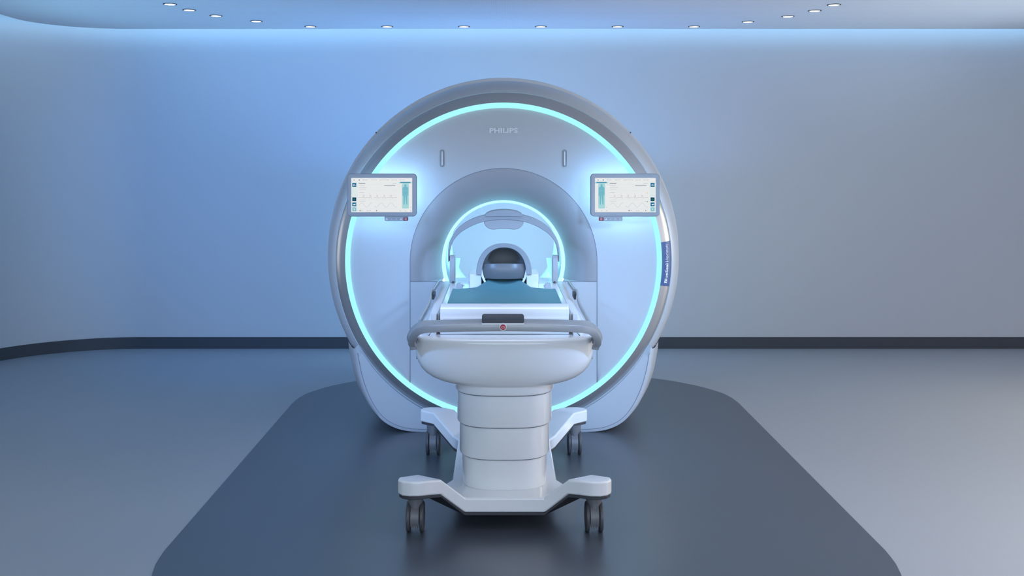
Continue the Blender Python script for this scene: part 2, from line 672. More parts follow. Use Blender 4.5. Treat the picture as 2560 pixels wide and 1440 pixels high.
# seams on the front
bm = bmesh.new()
arch_s = [Vector((AR, GY + 0.004, circ_z(AR) + 0.001 + (AZ - circ_z(AR)) * i / 30)) for i in range(30)]
arch_s += [Vector((AR * math.cos(PI * i / 90), GY + 0.004, AZ + AR * math.sin(PI * i / 90))) for i in range(91)]
arch_s += [Vector((-AR, GY + 0.004, AZ - (AZ - circ_z(AR)) * (i + 1) / 30)) for i in range(30)]
strip(bm, arch_s, 0.0020, 0.0)
for s in (-1, 1):
    strip(bm, [Vector((s * AR, GY + 0.004, SZ)), Vector((s * 0.35, GY + 0.004, SZ))], 0.0024)
obj('panel_seam', bm, M['joint'], gan, smooth=False)

# skirt (floor-standing base) : crescent face + flank
Fp = [(886, 872), (889, 892), (896, 932), (906, 968), (919, 1000), (935, 1028), (956, 1052), (984, 1069), (1020, 1078.5),
      (1080, 1081.5), (1160, 1082), (1258.8, 1082)]
Bp = [(871, 853), (873, 874), (882, 922), (893, 957), (908, 987), (930, 1010), (958, 1027), (992, 1038), (1030, 1046),
      (1085, 1050), (1160, 1051), (1258.2, 1051)]


def world_half(pp, d):
    return [P(x, y, d) for x, y in pp]


def mirror(path):
    path = [Vector(p) for p in path]
    path[-1].x = 0
    return path + [Vector((-p.x, p.y, p.z)) for p in reversed(path[:-1])]


SK = 5.966
fl = resample(catmull(mirror(world_half(Fp, SK)), 8), 121)
bl = resample(catmull(mirror(world_half(Bp, 6.26)), 8), 121)
for p in fl + bl:
    p.z = max(p.z, 0.003)
tip = fl[0]
a0 = math.atan2(tip.z + 0.03 - GZ, tip.x + 0.015)
if a0 > 0:
    a0 -= 2 * PI
a1 = -PI - a0
inn = [Vector((0.945 * math.cos(a0 + (a1 - a0) * i / 120), SK + 0.02, GZ + 0.945 * math.sin(a0 + (a1 - a0) * i / 120)))
       for i in range(121)]
for p in inn:
    p.z = max(p.z, 0.012)
mid1 = [Vector((p.x * 1.0, p.y - 0.0, p.z)) for p in fl]
edge = []
for i, p in enumerate(fl):
    q = inn[i]
    dv = (q - p)
    l = dv.length
    edge.append(p + dv * min(0.35, 0.018 / l))
for p in edge:
    p.y = SK - 0.002
out1 = [p.copy() for p in fl]
for p in out1:
    p.y = SK + 0.006
out2 = [a.lerp(b, 0.25) for a, b in zip(fl, bl)]
for a, b in zip(out2, fl):
    a.y = SK + 0.05
bk2 = [Vector((p.x * 0.99, 7.0, max(0.003, p.z))) for p in bl]
bm = bmesh.new()
loft(bm, [inn, edge, out1, out2, bl, bk2], False)
obj('skirt', bm, M['shell'], gan, angle=50)
# seam following the skirt edge
sm = [p + (inn[i] - p).normalized() * 0.021 for i, p in enumerate(fl)]
for p in sm:
    p.y = SK - 0.0045
bm = bmesh.new()
strip(bm, sm[2:-2], 0.0019)
obj('skirt_seam', bm, M['joint'], gan, smooth=False)

# sensor slots
for px in (1105.5, 1411.5):
    c = P(px, 396, GY)
    x, z = c.x, c.z
    bm = bmesh.new()
    y = GY - 0.0045
    o_ = rrect(x - .0125, x + .0125, z - .0500, z + .0500, .01249)
    i_ = rrect(x - .0092, x + .0092, z - .0467, z + .0467, .00919)
    loft(bm, [[(a, y, b) for a, b in o_], [(a, y - .002, b) for a, b in o_], [(a, y - .002, b) for a, b in i_], [(a, y, b) for a, b in i_]])
    sl = obj('sensor_slot', bm, M['grey'], gan, smooth=False)
    bm = bmesh.new()
    face_prism(bm, rrect(x - .0060, x + .0060, z - .0435, z + .0435, .00599), y - .0015, y + .004)
    obj('slot_recess', bm, M['grey'], sl, smooth=False)
    bm = bmesh.new()
    face_prism(bm, rrect(x - .0030, x + .0030, z - .0395, z + .0395, .00299), y - .004, y)
    obj('slot_window', bm, M['letter'], sl, smooth=False)

# wordmark
vv, ff = text_mesh('PHILIPS', bold=0.045, spacing=1.02)
bm = bmesh.new()
A, B = P(1223.6, 332.6, GY - 0.006), P(1294.5, 319.6, GY - 0.006)
bv = [bm.verts.new((A.x + (B.x - A.x) * x, GY - 0.0065, A.z + (B.z - A.z) * y)) for x, y in vv]
for f in ff:
    bm.faces.new([bv[i] for i in f])
obj('wordmark', bm, M['letter'], gan, smooth=False, recalc=False)


# navy label on the band, lettering bent along it
def band_pt(a, t, off=0.0015):
    """a angle, t 0..1 across the band"""
    r = 0.902 + (0.962 - 0.902) * t
    i = 0
    while i < len(band) - 2 and band[i + 1][0] < r:
        i += 1
    w = (r - band[i][0]) / (band[i + 1][0] - band[i][0])
    y = band[i][1] * (1 - w) + band[i + 1][1] * w
    return Vector((r * math.cos(a), y - off, GZ + r * math.sin(a)))


aT, aB = math.atan2(653 - 606, 396.0), math.atan2(653 - 715, 396.0)
bm = bmesh.new()
loft(bm, [[band_pt(aB + (aT - aB) * i / 30, t) for i in range(31)] for t in (0.0, 0.07, 0.15, 0.3, 0.45, 0.6, 0.75, 0.88, 1.0)], False)
lab = obj('name_label', bm, M['navy'], gan, label='navy label with white lettering')
for body, bold, s0, s1, h in (('BlueSeal', 0.020, 0.073, 0.505, 0.30), ('Horizon', -0.006, 0.544, 0.928, 0.30)):
    vv, ff = text_mesh(body, bold=bold)
    bm = bmesh.new()
    bv = []
    for x, y in vv:
        s = s0 + (s1 - s0) * x
        bv.append(bm.verts.new(band_pt(aB + (aT - aB) * s, 0.64 - 0.30 * y, 0.0035)))
    for f in ff:
        bm.faces.new([bv[i] for i in f])
    obj('lettering', bm, M['letter'], lab, smooth=False, recalc=False)

# bright guide fins on both sides of the bore floor
for s in (-1, 1):
    bm = bmesh.new()
    a = P(1138, 645, 6.16)
    b = P(1151, 645, 6.55)
    c = P(1137, 696, 6.16)
    e = P(1146, 676, 6.55)
    q = [(abs(a.x), a.y, a.z), (abs(b.x), b.y, b.z), (abs(e.x), e.y, e.z), (abs(c.x), c.y, c.z)]
    loft(bm, [[(s * x, y, z) for x, y, z in q], [(s * (x + .010), y, z) for x, y, z in q]], True, True, True)
    obj('bore_guide', bm, M['bore'], gan, smooth=False)


# ================================================================ MONITORS
def monitor(px0, px1, flip, label):
    d = 5.74
    c0, c1 = P(px0, 541.5, d), P(px1, 434, d)
    x0, x1, z0, z1 = c0.x, c1.x, c0.z, c1.z
    t = thing('touchscreen_monitor', label, 'monitor', ((x0 + x1) / 2, d + 0.03, z0))
    bm = bmesh.new()
    rings = []
    for ins_, y in ((0.0035, d + 0.030), (0.0, d + 0.026), (0.0, d + 0.008), (0.0015, d + 0.004)):
        rings.append([(x, y, z) for x, z in rrect(x0 + ins_, x1 - ins_, z0 + ins_, z1 - ins_, .022 - ins_, 8)])
    loft(bm, rings, True, True, False)
    obj('housing', bm, M['bezeldark'], t)
    bm = bmesh.new()
    rings = []
    for ins_, y in ((0.0015, d + 0.004), (0.003, d + 0.0015), (0.006, d + 0.001)):
        rings.append([(x, y, z) for x, z in rrect(x0 + ins_, x1 - ins_, z0 + ins_, z1 - ins_, .022 - ins_, 8)])
    loft(bm, rings, True, False, True)
    obj('bezel', bm, M['bezel'], t)
    # mounting arm to the gantry
    bm = bmesh.new()
    xm = (x0 + x1) / 2 + (0.06 if not flip else -0.06)
    box(bm, xm - .05, xm + .05, d + .030, GY - .003, (z0 + z1) / 2 - .04, (z0 + z1) / 2 + .04)
    obj('mount', bm, M['grey'], t, smooth=False)
    # light strip on the back
    bm = bmesh.new()
    o_ = rrect(x0 + .030, x1 - .030, z0 + .030, z1 - .030, .012)
    i_ = rrect(x0 + .044, x1 - .044, z0 + .044, z1 - .044, .008)
    loft(bm, [[(a, d + .036, b) for a, b in i_], [(a, d + .036, b) for a, b in o_], [(a, d + .0305, b) for a, b in o_]])
    obj('back_light', bm, M['backlight'], t)
    # display; drawing coordinates are those of an 11.08 x magnified view of the left screen
    u0 = 860 if not flip else 1470

    def W(u, v, y=0.0):
        q = P(u0 + u / 11.08, 430 + v / 11.08, d)
        return (q.x, d + 0.0004 - y, q.z)
    bm = bmesh.new()
    a, b = (200, 1888) if not flip else (193, 1875)
    c_ = [W(a, 1115), W(b, 1115), W(b, 165), W(a, 165)]
    bm.faces.new([bm.verts.new(p) for p in c_])
    scr = obj('screen', bm, M['screen'], t, smooth=False, label='lit display with vital-sign curves and a body figure')

    def quads(name, m, rects, y=0.0008):
        for (a_, b_, c2, d_) in rects:
            bm_ = bmesh.new()
            bm_.faces.new([bm_.verts.new(W(*q, y)) for q in ((a_, d_), (c2, d_), (c2, b_), (a_, b_))])
            obj(name, bm_, m, scr, smooth=False)

    def line(name, m, lines, w, y=0.0010):
        for l in lines:
            bm_ = bmesh.new()
            strip(bm_, [Vector(W(*q, y)) for q in l], w / 11.08 * d / F)
            obj(name, bm_, m, scr, smooth=False)
    sx = 230 if not flip else 1734
    bx = 1700 if not flip else 375      # body centre
    tx = 400 if not flip else 595       # text column start
    sb = (sx - 25, 270, sx + 145, 1110)
    quads('side_bar', M['g_side'], [sb], 0.0004)
    quads('icon_tile', M['g_tile'], [(sx, 302, sx + 110, 410), (sx, 845, sx + 110, 950)])
    quads('icon_tile', M['g_tile_dark'], [(sx, 705, sx + 110, 808)])
    quads('icon_tile', M['g_tile_pale'], [(sx, 978, sx + 110, 1085)])
    quads('icon_mark', M['g_white'], [(sx + 26, 345, sx + 46, 380), (sx + 60, 330, sx + 72, 385), (sx + 84, 360, sx + 90, 385),
                                      (sx + 30, 885, sx + 78, 918), (sx + 84, 872, sx + 92, 918), (sx + 42, 1015, sx + 68, 1045)], 0.0014)
    line('icon_mark', M['g_green'], [[(sx + 54, 738), (sx + 34, 758), (sx + 54, 778), (sx + 74, 758), (sx + 54, 738)]], 7, 0.0014)
    # body figure on its table
    quads('scan_bar', M['g_table'], [(bx - 180, 278, bx + 182, 315)])
    quads('scan_bar', M['g_bar'], [(bx - 140, 275, bx + 140, 305)], 0.0012)
    bm_ = bmesh.new()
    rr = rrect(bx - 92, bx + 96, 318, 1012, 30)
    bm_.faces.new([bm_.verts.new(W(a_, b_, 0.0008)) for a_, b_ in rr])
    obj('table_figure', bm_, M['g_table'], scr, smooth=False)
    bm_ = bmesh.new()
    rr = [(bx + 30 * math.cos(k * PI / 10), 372 + 36 * math.sin(k * PI / 10)) for k in range(20)]
    bm_.faces.new([bm_.verts.new(W(a_, b_, 0.0014)) for a_, b_ in rr])
    rr = [(bx - 22, 400), (bx + 22, 400), (bx + 74, 430), (bx + 84, 640), (bx + 60, 660), (bx + 56, 520), (bx + 50, 660), (bx + 52, 900),
          (bx + 24, 905), (bx, 610), (bx - 24, 905), (bx - 52, 900), (bx - 50, 660), (bx - 56, 520), (bx - 60, 660), (bx - 84, 640),
          (bx - 74, 430)]
    bm_.faces.new([bm_.verts.new(W(a_, b_, 0.0014)) for a_, b_ in rr])
    bmesh.ops.triangulate(bm_, faces=bm_.faces)
    obj('body_figure', bm_, M['g_body2'], scr, smooth=False)
    quads('coil_zone', M['g_body'], [(bx - 84, 505, bx + 84, 530), (bx - 84, 430, bx - 66, 650), (bx + 66, 430, bx + 84, 650)], 0.0018)
    # tiny text, unreadable at this size
    rects = [(515, 210, 570, 228), (582, 212, 655, 228), (745, 212, 915, 226), (980, 212, 1085, 226), (1092, 212, 1255, 226),
             (1310, 214, 1395, 226), (1412, 212, 1465, 226), (1525, 214, 1600, 226), (1610, 214, 1685, 226)]
    quads('text_row', M['g_text'], rects)
    quads('header_icon', M['g_textdark'], [(264, 212, 296, 230), (405, 218, 440, 236), (414, 205, 431, 218)], 0.0012)
    o2 = tx - 400
    quads('text_row', M['g_textdark'], [(405 + o2, 302, 590 + o2, 320), (1115 + o2 * .98, 374, 1425 + o2 * .98, 388)])
    quads('text_row', M['g_text'], [(405 + o2, 375, 570 + o2, 385), (405 + o2, 421, 630 + o2, 431), (405 + o2, 468, 600 + o2, 478),
                                    (1340 + o2, 304, 1460 + o2, 316), (425 + o2, 560, 550 + o2, 570), (415 + o2, 805, 595 + o2, 814)])
    quads('divider', M['g_line'], [(380 + o2, 345, 1480 + o2, 348), (380 + o2, 520, 1480 + o2, 523), (380 + o2, 770, 1480 + o2, 773),
                                   (380 + o2, 1018, 1480 + o2, 1022)], 0.0006)
    # ECG curve
    R_ = [540, 728, 915, 1110, 1300]
    ecg = []
    seg1, seg2 = [], []
    def beat(x):
        return [(x - 12, 705), (x + 6, 640), (x + 16, 640), (x + 26, 732), (x + 34, 722), (x + 60, 716), (x + 130, 700)]
    seg1 = [(405, 712), (440, 706), (500, 708)] + beat(540) + beat(728)[:-2] + [(775, 722)]
    seg2 = [(830, 710), (880, 706)] + beat(915) + beat(1110) + beat(1300)[:-1] + [(1380, 708), (1470, 704)]
    line('ecg_curve', M['g_ecg'], [[(x + o2, y) for x, y in seg1], [(x + o2, y) for x, y in seg2]], 5.5)
    line('beat_mark', M['g_pink'], [[(x - 15 + o2, 580), (x - 15 + o2, 770)] for x in R_], 5)
    s1 = [(425 + k * 8 + o2, 915 - 62 * math.sin(2 * PI * (k * 8) / 270.0)) for k in range(0, 46)]
    s2 = [(845 + k * 8 + o2, 915 - 62 * math.sin(2 * PI * (420 + k * 8) / 270.0 + 0.0)) for k in range(0, 79)]
    line('breathing_curve', M['g_resp'], [s1, s2], 7)
    if not flip:
        quads('footer_icon', M['g_textdark'], [(432, 1056, 460, 1084), (890, 1058, 916, 1084)])
        quads('footer_icon', M['g_text'], [(640, 1062, 668, 1082), (488, 1062, 520, 1078), (700, 1062, 740, 1078), (1545, 1064, 1570, 1086),
                                           (1690, 1066, 1714, 1086), (1842, 1064, 1866, 1086), (1845, 970, 1865, 992)])
    else:
        quads('footer_icon', M['g_textdark'], [(1125, 1055, 1155, 1083), (1588, 1056, 1610, 1082)])
        quads('footer_icon', M['g_text'], [(1335, 1058, 1362, 1082), (1180, 1062, 1215, 1078), (1385, 1062, 1420, 1078), (215, 1062, 240, 1084),
                                           (360, 1064, 385, 1084), (508, 1062, 535, 1084), (512, 972, 532, 992), (1588, 576, 1610, 590),
                                           (1585, 812, 1608, 826)])
        quads('status_light', M['g_amber'], [(1632, 570, 1660, 594)], 0.0012)
        quads('status_light', M['g_green'], [(1630, 810, 1664, 830)], 0.0012)
    # key bar under the frame
    k0 = 961 if not flip else 1497.5
    q0, q1 = P(k0, 552.2, d), P(k0 + 59, 540.0, d)
    bm = bmesh.new()
    face_prism(bm, rrect(q0.x, q1.x, q0.z, q1.z, .004, 4), d + 0.006, d + 0.020)
    bar = obj('key_bar', bm, M['bezel'], t, smooth=False)
    n = 5
    w = (q1.x - q0.x) / n
    for k in range(n):
        red = (k == 4) if not flip else (k == 0)
        xa, xb = q0.x + w * k + .0006, q0.x + w * (k + 1) - .0006
        za, zb = q0.z + .0008, P(0, 543.6, d).z
        bm = bmesh.new()
        face_prism(bm, rrect(xa, xb, za, zb, .0025, 3), d + 0.0035, d + 0.0065)
        obj('key', bm, M['darkred'] if red else M['bezel'], bar, smooth=False, label='dark red stop key' if red else None)
        bm = bmesh.new()
        cx_, cz_ = (xa + xb) / 2, (za + zb) / 2
        yk = d + 0.0030
        if red:
            o_ = [(cx_ + .0066 * math.cos(2 * PI * i / 20), cz_ + .0066 * math.sin(2 * PI * i / 20)) for i in range(20)]
            i_ = [(cx_ + .0040 * math.cos(2 * PI * i / 20), cz_ + .0040 * math.sin(2 * PI * i / 20)) for i in range(20)]
            loft(bm, [[(a, yk, b) for a, b in o_], [(a, yk, b) for a, b in i_]])
            bm.faces.new([bm.verts.new((cx_ + a, yk, cz_ + b)) for a, b in ((-.002, -.0015), (.002, -.0015), (.002, .0015), (-.002, .0015))])
        else:
            kk = k if not flip else 5 - k
            if kk in (1, 2) or (flip and kk in (2, 3)):
                pts_ = [(cx_ + .0030 * math.cos(2 * PI * i / 3 + (PI / 2 if kk % 2 else -PI / 2)), cz_ + .0034 * math.sin(
                    2 * PI * i / 3 + (PI / 2 if kk % 2 else -PI / 2))) for i in range(3)]
                bm.faces.new([bm.verts.new((a, yk, b)) for a, b in pts_])
            else:
                for a0_, b0_, a1_, b1_ in ((-.005, -.004, .005, -.0002), (-.005 if kk == 0 else 0, .0002, .0036, .004)):
                    bm.faces.new([bm.verts.new((cx_ + a, yk, cz_ + b)) for a, b in ((a0_, b0_), (a1_, b0_), (a1_, b1_), (a0_, b1_))])
        obj('key_symbol', bm, M['pink'] if red else M['letter'], bar, smooth=False)
    return t


monitor(868, 1041.3, False,
        'touchscreen on the gantry\'s left, red stop key at the right end of its key bar')
monitor(1476.7, 1649.7, True,
        'touchscreen on the gantry\'s right, red stop key at the left end of its key bar')

# ================================================================ PATIENT TROLLEY
tro = thing('patient_trolley', 'white height-adjustable patient trolley on four casters docked to the scanner', 'patient trolley', (0, 4.95, 0))
TM = 4.95   # mirror plane of the base


def fb(y):
    return 2 * TM - y


# base frame: plan outlines with heights
zl, zh = 0.143, 0.232
AF, ARr = (0.165, 4.36), (0.262, 4.55)
BF, BRr = (0.262, 4.332), (0.374, 4.405)
pad = [(0.31, 4.305), (0.355, 4.287), (0.395, 4.285), (0.427, 4.300), (0.446, 4.330), (0.444, 4.358)]
PS = (0.232, 4.62)


def base_surface(bm, dz=0.0):
    def V(x, y, z):
        return bm.verts.new((x, y, z + dz))
    vt = {}
    for e in (0, 1):
        g = (lambda y: y) if e == 0 else fb
        for s in (-1, 1):
            vt['AF', e, s] = V(s * AF[0], g(AF[1]), zl)
            vt['AR', e, s] = V(s * ARr[0], g(ARr[1]), zl)
            vt['BF', e, s] = V(s * BF[0], g(BF[1]), zh - .004)
            vt['BR', e, s] = V(s * BRr[0], g(BRr[1]), zh - .004)
            vt['PS', e, s] = V(s * PS[0], g(PS[1]), zl)
            pv = [V(s * x, g(y), zh) for x, y in pad]
            bm.faces.new((vt['AF', e, s], vt['AR', e, s], vt['BR', e, s], vt['BF', e, s]))
            bm.faces.new([vt['BF', e, s]] + pv + [vt['BR', e, s]])
    ring = [vt['AF', 0, -1], vt['AF', 0, 1], vt['AR', 0, 1], vt['PS', 0, 1], vt['PS', 1, 1], vt['AR', 1, 1], vt['AF', 1, 1],
            vt['AF', 1, -1], vt['AR', 1, -1], vt['PS', 1, -1], vt['PS', 0, -1], vt['AR', 0, -1]]
    bm.faces.new(ring)
    bmesh.ops.recalc_face_normals(bm, faces=bm.faces)
    for f in bm.faces:
        if f.normal.z < 0:
            f.normal_flip()


def thicken(bm, th):
    ret = bmesh.ops.extrude_face_region(bm, geom=bm.faces[:])
    nv = [g for g in ret['geom'] if isinstance(g, bmesh.types.BMVert)]
    for v in nv:
        v.co.z -= th
    bmesh.ops.recalc_face_normals(bm, faces=bm.faces)


bm = bmesh.new()
base_surface(bm)
thicken(bm, 0.062)
basef = obj('base_frame', bm, M['white'], tro, bevel=0.009, seg=4)
bm = bmesh.new()
base_surface(bm, -0.0622)
r = bmesh.ops.inset_region(bm, faces=bm.faces[:], thickness=0.006, use_boundary=True, use_even_offset=True)
bmesh.ops.delete(bm, geom=r['faces'], context='FACES')
thicken(bm, 0.013)
obj('underside', bm, M['under'], tro, bevel=0.003, seg=2, label='dark grey underside of the base')


def caster(x, y):
    R_ = 0.0625
    ztop = zh - 0.0755
    bm = bmesh.new()
    # swivel stem flaring into the fork
    rings = []
    for z, rx, ry in ((ztop + .002, .0345, .0345), (ztop - .022, .0335, .0345), (0.112, .029, .036), (0.095, .0215, .037), (0.080, .0175, .037)):
        rings.append([(x + rx * math.cos(2 * PI * i / 32), y + ry * math.sin(2 * PI * i / 32), z) for i in range(32)])
    loft(bm, rings, True, True, True)
    # hood between the wheels
    for dx0, dx1 in ((-.0175, .0175),):
        pts_ = [(y + .056 * math.cos(a), R_ + .056 * math.sin(a)) for a in [PI * 1.17 - PI * 1.3 * i / 24 for i in range(25)]]
        pts_ += [(y + .050, .040), (y - .050, .040)]
        loft(bm, [[(x + dx0, a, b) for a, b in pts_], [(x + dx1, a, b) for a, b in pts_]], True, True, True)
    for dx in (-.012, -.003, .006):
        box(bm, x + dx, x + dx + .005, y - .050, y + .03, .026, .045)
    c = obj('caster', bm, M['castergrey'], tro, angle=40)
    for s in (-1, 1):
        bm = bmesh.new()
        xa = x + s * .0192
        prof_ = [(.0, .0), (.050, .0), (.058, .001), (R_, .005), (R_, .013), (.058, .0172), (.050, .018), (.0, .018)]
        rings = []
        for r_, o_ in prof_[1:-1]:
            rings.append([(xa + s * o_, y + r_ * math.cos(2 * PI * i / 40), R_ + .0005 + r_ * math.sin(2 * PI * i / 40)) for i in range(40)])
        loft(bm, rings, True, True, True)
        obj('wheel', bm, M['tyre'], c, angle=40)
    return c


for y in (4.372, fb(4.372)):
    for s in (-1, 1):
        caster(s * 0.375, y)


# telescopic column
def super_plan(a, b, yc, n=3.0, cnt=72):
    out = []
    for i in range(cnt):
        t = 2 * PI * i / cnt
        c, s = math.cos(t), math.sin(t)
        out.append((a * math.copysign(abs(c) ** (2 / n), c), yc + b * math.copysign(abs(s) ** (2 / n), s)))
    return out


stages = [(0.187, 0.200, zl - .002, 0.32), (0.199, 0.212, 0.2756, 0.46), (0.210, 0.223, 0.415, 0.60), (0.2190, 0.236, 0.555, 0.640)]
for k, (a, b, z0, z1) in enumerate(stages):
    bm = bmesh.new()
    rings = []
    for z, ins_ in ((z0, .0045), (z0 + .003, .001), (z0 + .006, 0), (z1, 0)):
        rings.append([(x, y, z) for x, y in super_plan(a - ins_, b - ins_, 4.66)])
    loft(bm, rings, True, True, True)
    st = obj('column_stage', bm, M['white'], tro, angle=50)
    if k:
        bm = bmesh.new()
        loft(bm, [[(x, y, z) for x, y in super_plan(a - .0075, b - .0075, 4.66)] for z in (z0 - .003, z0 + .002)], True, True, True)
        obj('stage_seal', bm, M['seam'], st, angle=50)

# carrier hull (the bowl under the table)
HZ = 0.8054
bm = bmesh.new()
rings = []


def hull_ring(z, s, lip=0.0):
    a = 0.3905 * s - lip
    yf = 4.362 + (1 - s) * 0.14 + lip
    yb = 5.86 - (1 - s) * 0.15 - lip
    bf, n = 0.19 * (0.5 + 0.5 * s), 2.5
    out = []
    for i in range(61):          # bowed front, then straight sides tapering backwards
        t = PI + PI * i / 60
        c, q = math.cos(t), math.sin(t)
        out.append((a * math.copysign(abs(c) ** (2 / n), c), yf + bf - bf * abs(q) ** (2 / n), z))
    out += [(a * 0.985, 5.0, z), (a * 0.96, yb - 0.08, z), (a * 0.90, yb, z), (-a * 0.90, yb, z), (-a * 0.96, yb - 0.08, z), (-a * 0.985, 5.0, z)]
    return out


ts = [0.0, 0.03, 0.08, 0.15, 0.25, 0.35, 0.45, 0.55, 0.65, 0.74, 0.82, 0.88, 0.93, 0.965, 0.985, 0.997, 1.0]
HH = 0.219
rings.append(hull_ring(HZ, 1.0, 0.022))
rings.append(hull_ring(HZ - 0.001, 1.0, 0.010))
rings.append(hull_ring(HZ - 0.006, 1.0, 0.004))
for t in ts[1:]:
    s = max(0.45, (1 - t ** 3.45) ** (1 / 3.45)) if t < 1 else 0.40
    rings.append(hull_ring(HZ - 0.004 - HH * t, s))
loft(bm, rings, True, True, True)
obj('carrier_hull', bm, M['white'], tro, angle=60)

# raised deck oval seam on the hull
bm = bmesh.new()
seam = [Vector((x, y, HZ + 0.0012)) for x, y in super_plan(0.345, 0.585, 5.085, 6, 120) if y < 5.0]
seam.sort(key=lambda p: p.x)
tube(bm, seam, 0.0012, 6, up=Vector((0, 0, 1)))
obj('deck_seam', bm, M['seam'], tro)

# side covers: long white slabs beside the rails
for s in (-1, 1):
    bm = bmesh.new()
    rings = []
    for y, wo, zt in ((4.47, .322, .828), (4.50, .330, .852), (4.56, .336, .866), (4.75, .340, .872), (5.05, .345, .874), (5.3, .336, .875),
                      (5.6, .342, .875), (5.895, .348, .874)):
        sec = [(.2955, .80), (.2955, zt), (.30, zt + .0015), (wo - .010, zt - .001), (wo, zt - .008), (wo + .006, zt - .03), (wo + .01, .80)]
        rings.append([(s * x, y, z) for x, z in sec])
    loft(bm, rings, True, True, True)
    obj('side_cover', bm, M['white2'], tro, angle=50)
    # inner rail with end block
    bm = bmesh.new()
    box(bm, s * .2945, s * .2965, 4.53, 5.89, .86, .884)
    obj('rail_gap', bm, M['seam'], tro, smooth=False)
    bm = bmesh.new()
    box(bm, s * .2945, s * .3165, 4.492, 4.520, .806, .8985)
    obj('rail_end', bm, M['white2'], tro, bevel=0.003, label='upright white end block of the table rail')
    bm = bmesh.new()
    box(bm, s * .283, s * .2935, 4.53, 5.89, .86, .893)
    obj('side_rail', bm, M['alu'], tro, bevel=0.002)
    # grey swing bar along the side
    bm = bmesh.new()
    pth = [(1049, 806, 4.56), (1057, 790, 4.68), (1067, 771, 4.84), (1074.5, 752, 5.0), (1077.5, 731, 5.15), (1083, 726.5, 5.3), (1090, 716, 5.5),
           (1097, 705, 5.72)]
    W_ = [P(*q) for q in pth]
    W_ = [Vector((-s * p.x * -1 if s < 0 else -p.x, p.y, p.z)) for p in W_]
    W_ = [Vector((s * abs(p.x), p.y, p.z)) for p in W_]
    sweep(bm, catmull(W_, 5), [(q[0], q[1]) for q in rrect(-.0055, .0055, -.012, .012, .004, 3)], up=Vector((0, 0, 1)))
    obj('side_bar', bm, M['midgrey'], tro)
    bm = bmesh.new()
    c = P(1082, 735, 5.2)
    box(bm, s * (abs(c.x) - .012), s * (abs(c.x) - .001), 5.12, 5.24, c.z - .018, c.z + .010)
    obj('bar_bracket', bm, M['dark'], tro, bevel=0.003)
    bm = bmesh.new()
    c = P(1044, 888, 4.62)
    box(bm, s * (abs(c.x) - .012), s * (abs(c.x) + .004), 4.60, 4.66, c.z - .014, c.z + .014)
    obj('brake_catch', bm, M['dark'], tro, bevel=0.003)

# tabletop with a turned-down front
bm = bmesh.new()
prof_ = [(4.545, 0.8065), (4.500, 0.8065), (4.498, 0.84), (4.499, .872), (4.503, .895), (4.513, .912), (4.530, .9225), (4.555, .928), (4.580, .9295),
         (4.588, .925), (4.60, .916), (5.74, .916), (5.74, .90), (4.60, .895), (4.555, .89), (4.545, .86)]
hw = 0.2796
loft(bm, [[(-hw, y, z) for y, z in prof_], [(hw, y, z) for y, z in prof_]], True, True, True)
top = obj('tabletop', bm, M['white'], tro, bevel=0.002, seg=2)
bm = bmesh.new()
box(bm, -.281, .281, 4.56, 5.85, .809, .893)
obj('table_core', bm, M['grey'], tro, smooth=False)
for s in (-1, 1):
    bm = bmesh.new()
    c = P(1149, 715, 5.28)
    rings = []
    for y in (5.26, 5.31):
        rings.append([(s * abs(c.x) + x * (1 if s > 0 else 1), y, z) for x, z in
                      [(-.019, .9155), (-.0175, .928), (-.012, .937), (.006, .939), (.013, .934), (.016, .9155)]])
    loft(bm, rings, True, True, True)
    box(bm, s * abs(c.x) - s * .025, s * abs(c.x) - s * .016, 5.265, 5.280, .923, .930)
    obj('socket_cover', bm, M['midgrey'], tro, bevel=0.002)

# handlebar
hp = [(1031.5, 862, 4.42), (1029, 850, 4.40), (1033.5, 836, 4.36), (1045, 824, 4.32), (1063, 817.5, 4.285), (1095, 815.5, 4.265), (1150, 814, 4.25),
      (1210, 813, 4.24)]
W_ = [P(*q) for q in hp]
mid_ = P(1262, 812.6, 4.238)
mid_.x = 0
path = catmull(W_ + [mid_] + [Vector((-p.x, p.y, p.z)) for p in reversed(W_)], 8)
bm = bmesh.new()
sec = [(q[0] + q[1] * 0.22, q[1]) for q in rrect(-.0155, .0155, -.030, .030, .0035, 2)]
sweep(bm, path, sec)
hb = obj('handlebar', bm, M['alu'], tro, angle=28, label='curved satin grey push bar')
for s in (-1, 1):
    bm = bmesh.new()
    e = W_[0]
    cyl(bm, (s * .376 if s > 0 else -.376 - .012, 4.46, .795), 'x', .022, .022, .012, 24)
    obj('bar_pivot', bm, M['grey'], tro)

# keypad on the handlebar
bm = bmesh.new()
A0, B0 = P(1204.5, 809, 4.205), P(1310, 786, 4.225)
rr = rrect(A0.x, B0.x, A0.z, B0.z, .009, 6)


def tilt(x, z, y=0.0):
    w = (z - A0.z) / (B0.z - A0.z)
    return (x, 4.200 + 0.030 * w + y, z)


loft(bm, [[tilt(x, z, 0.010) for x, z in rr], [tilt(x, z, 0.001) for x, z in rr], [tilt(x, z) for x, z in rrect(A0.x + .001, B0.x - .001, A0.z + .001, B0.z - .001, .008, 6)]],
     True, True, True)
obj('keypad', bm, M['keypad'], tro, label='dark rounded display panel on the push bar')
bm = bmesh.new()
C0 = P(1204.5, 811.5, 4.205)
face_prism(bm, rrect(A0.x - .0005, B0.x + .0005, C0.z, A0.z + .002, .0012, 2), 4.1985, 4.225)
obj('keypad_cradle', bm, M['letter'], tro, bevel=0.001)
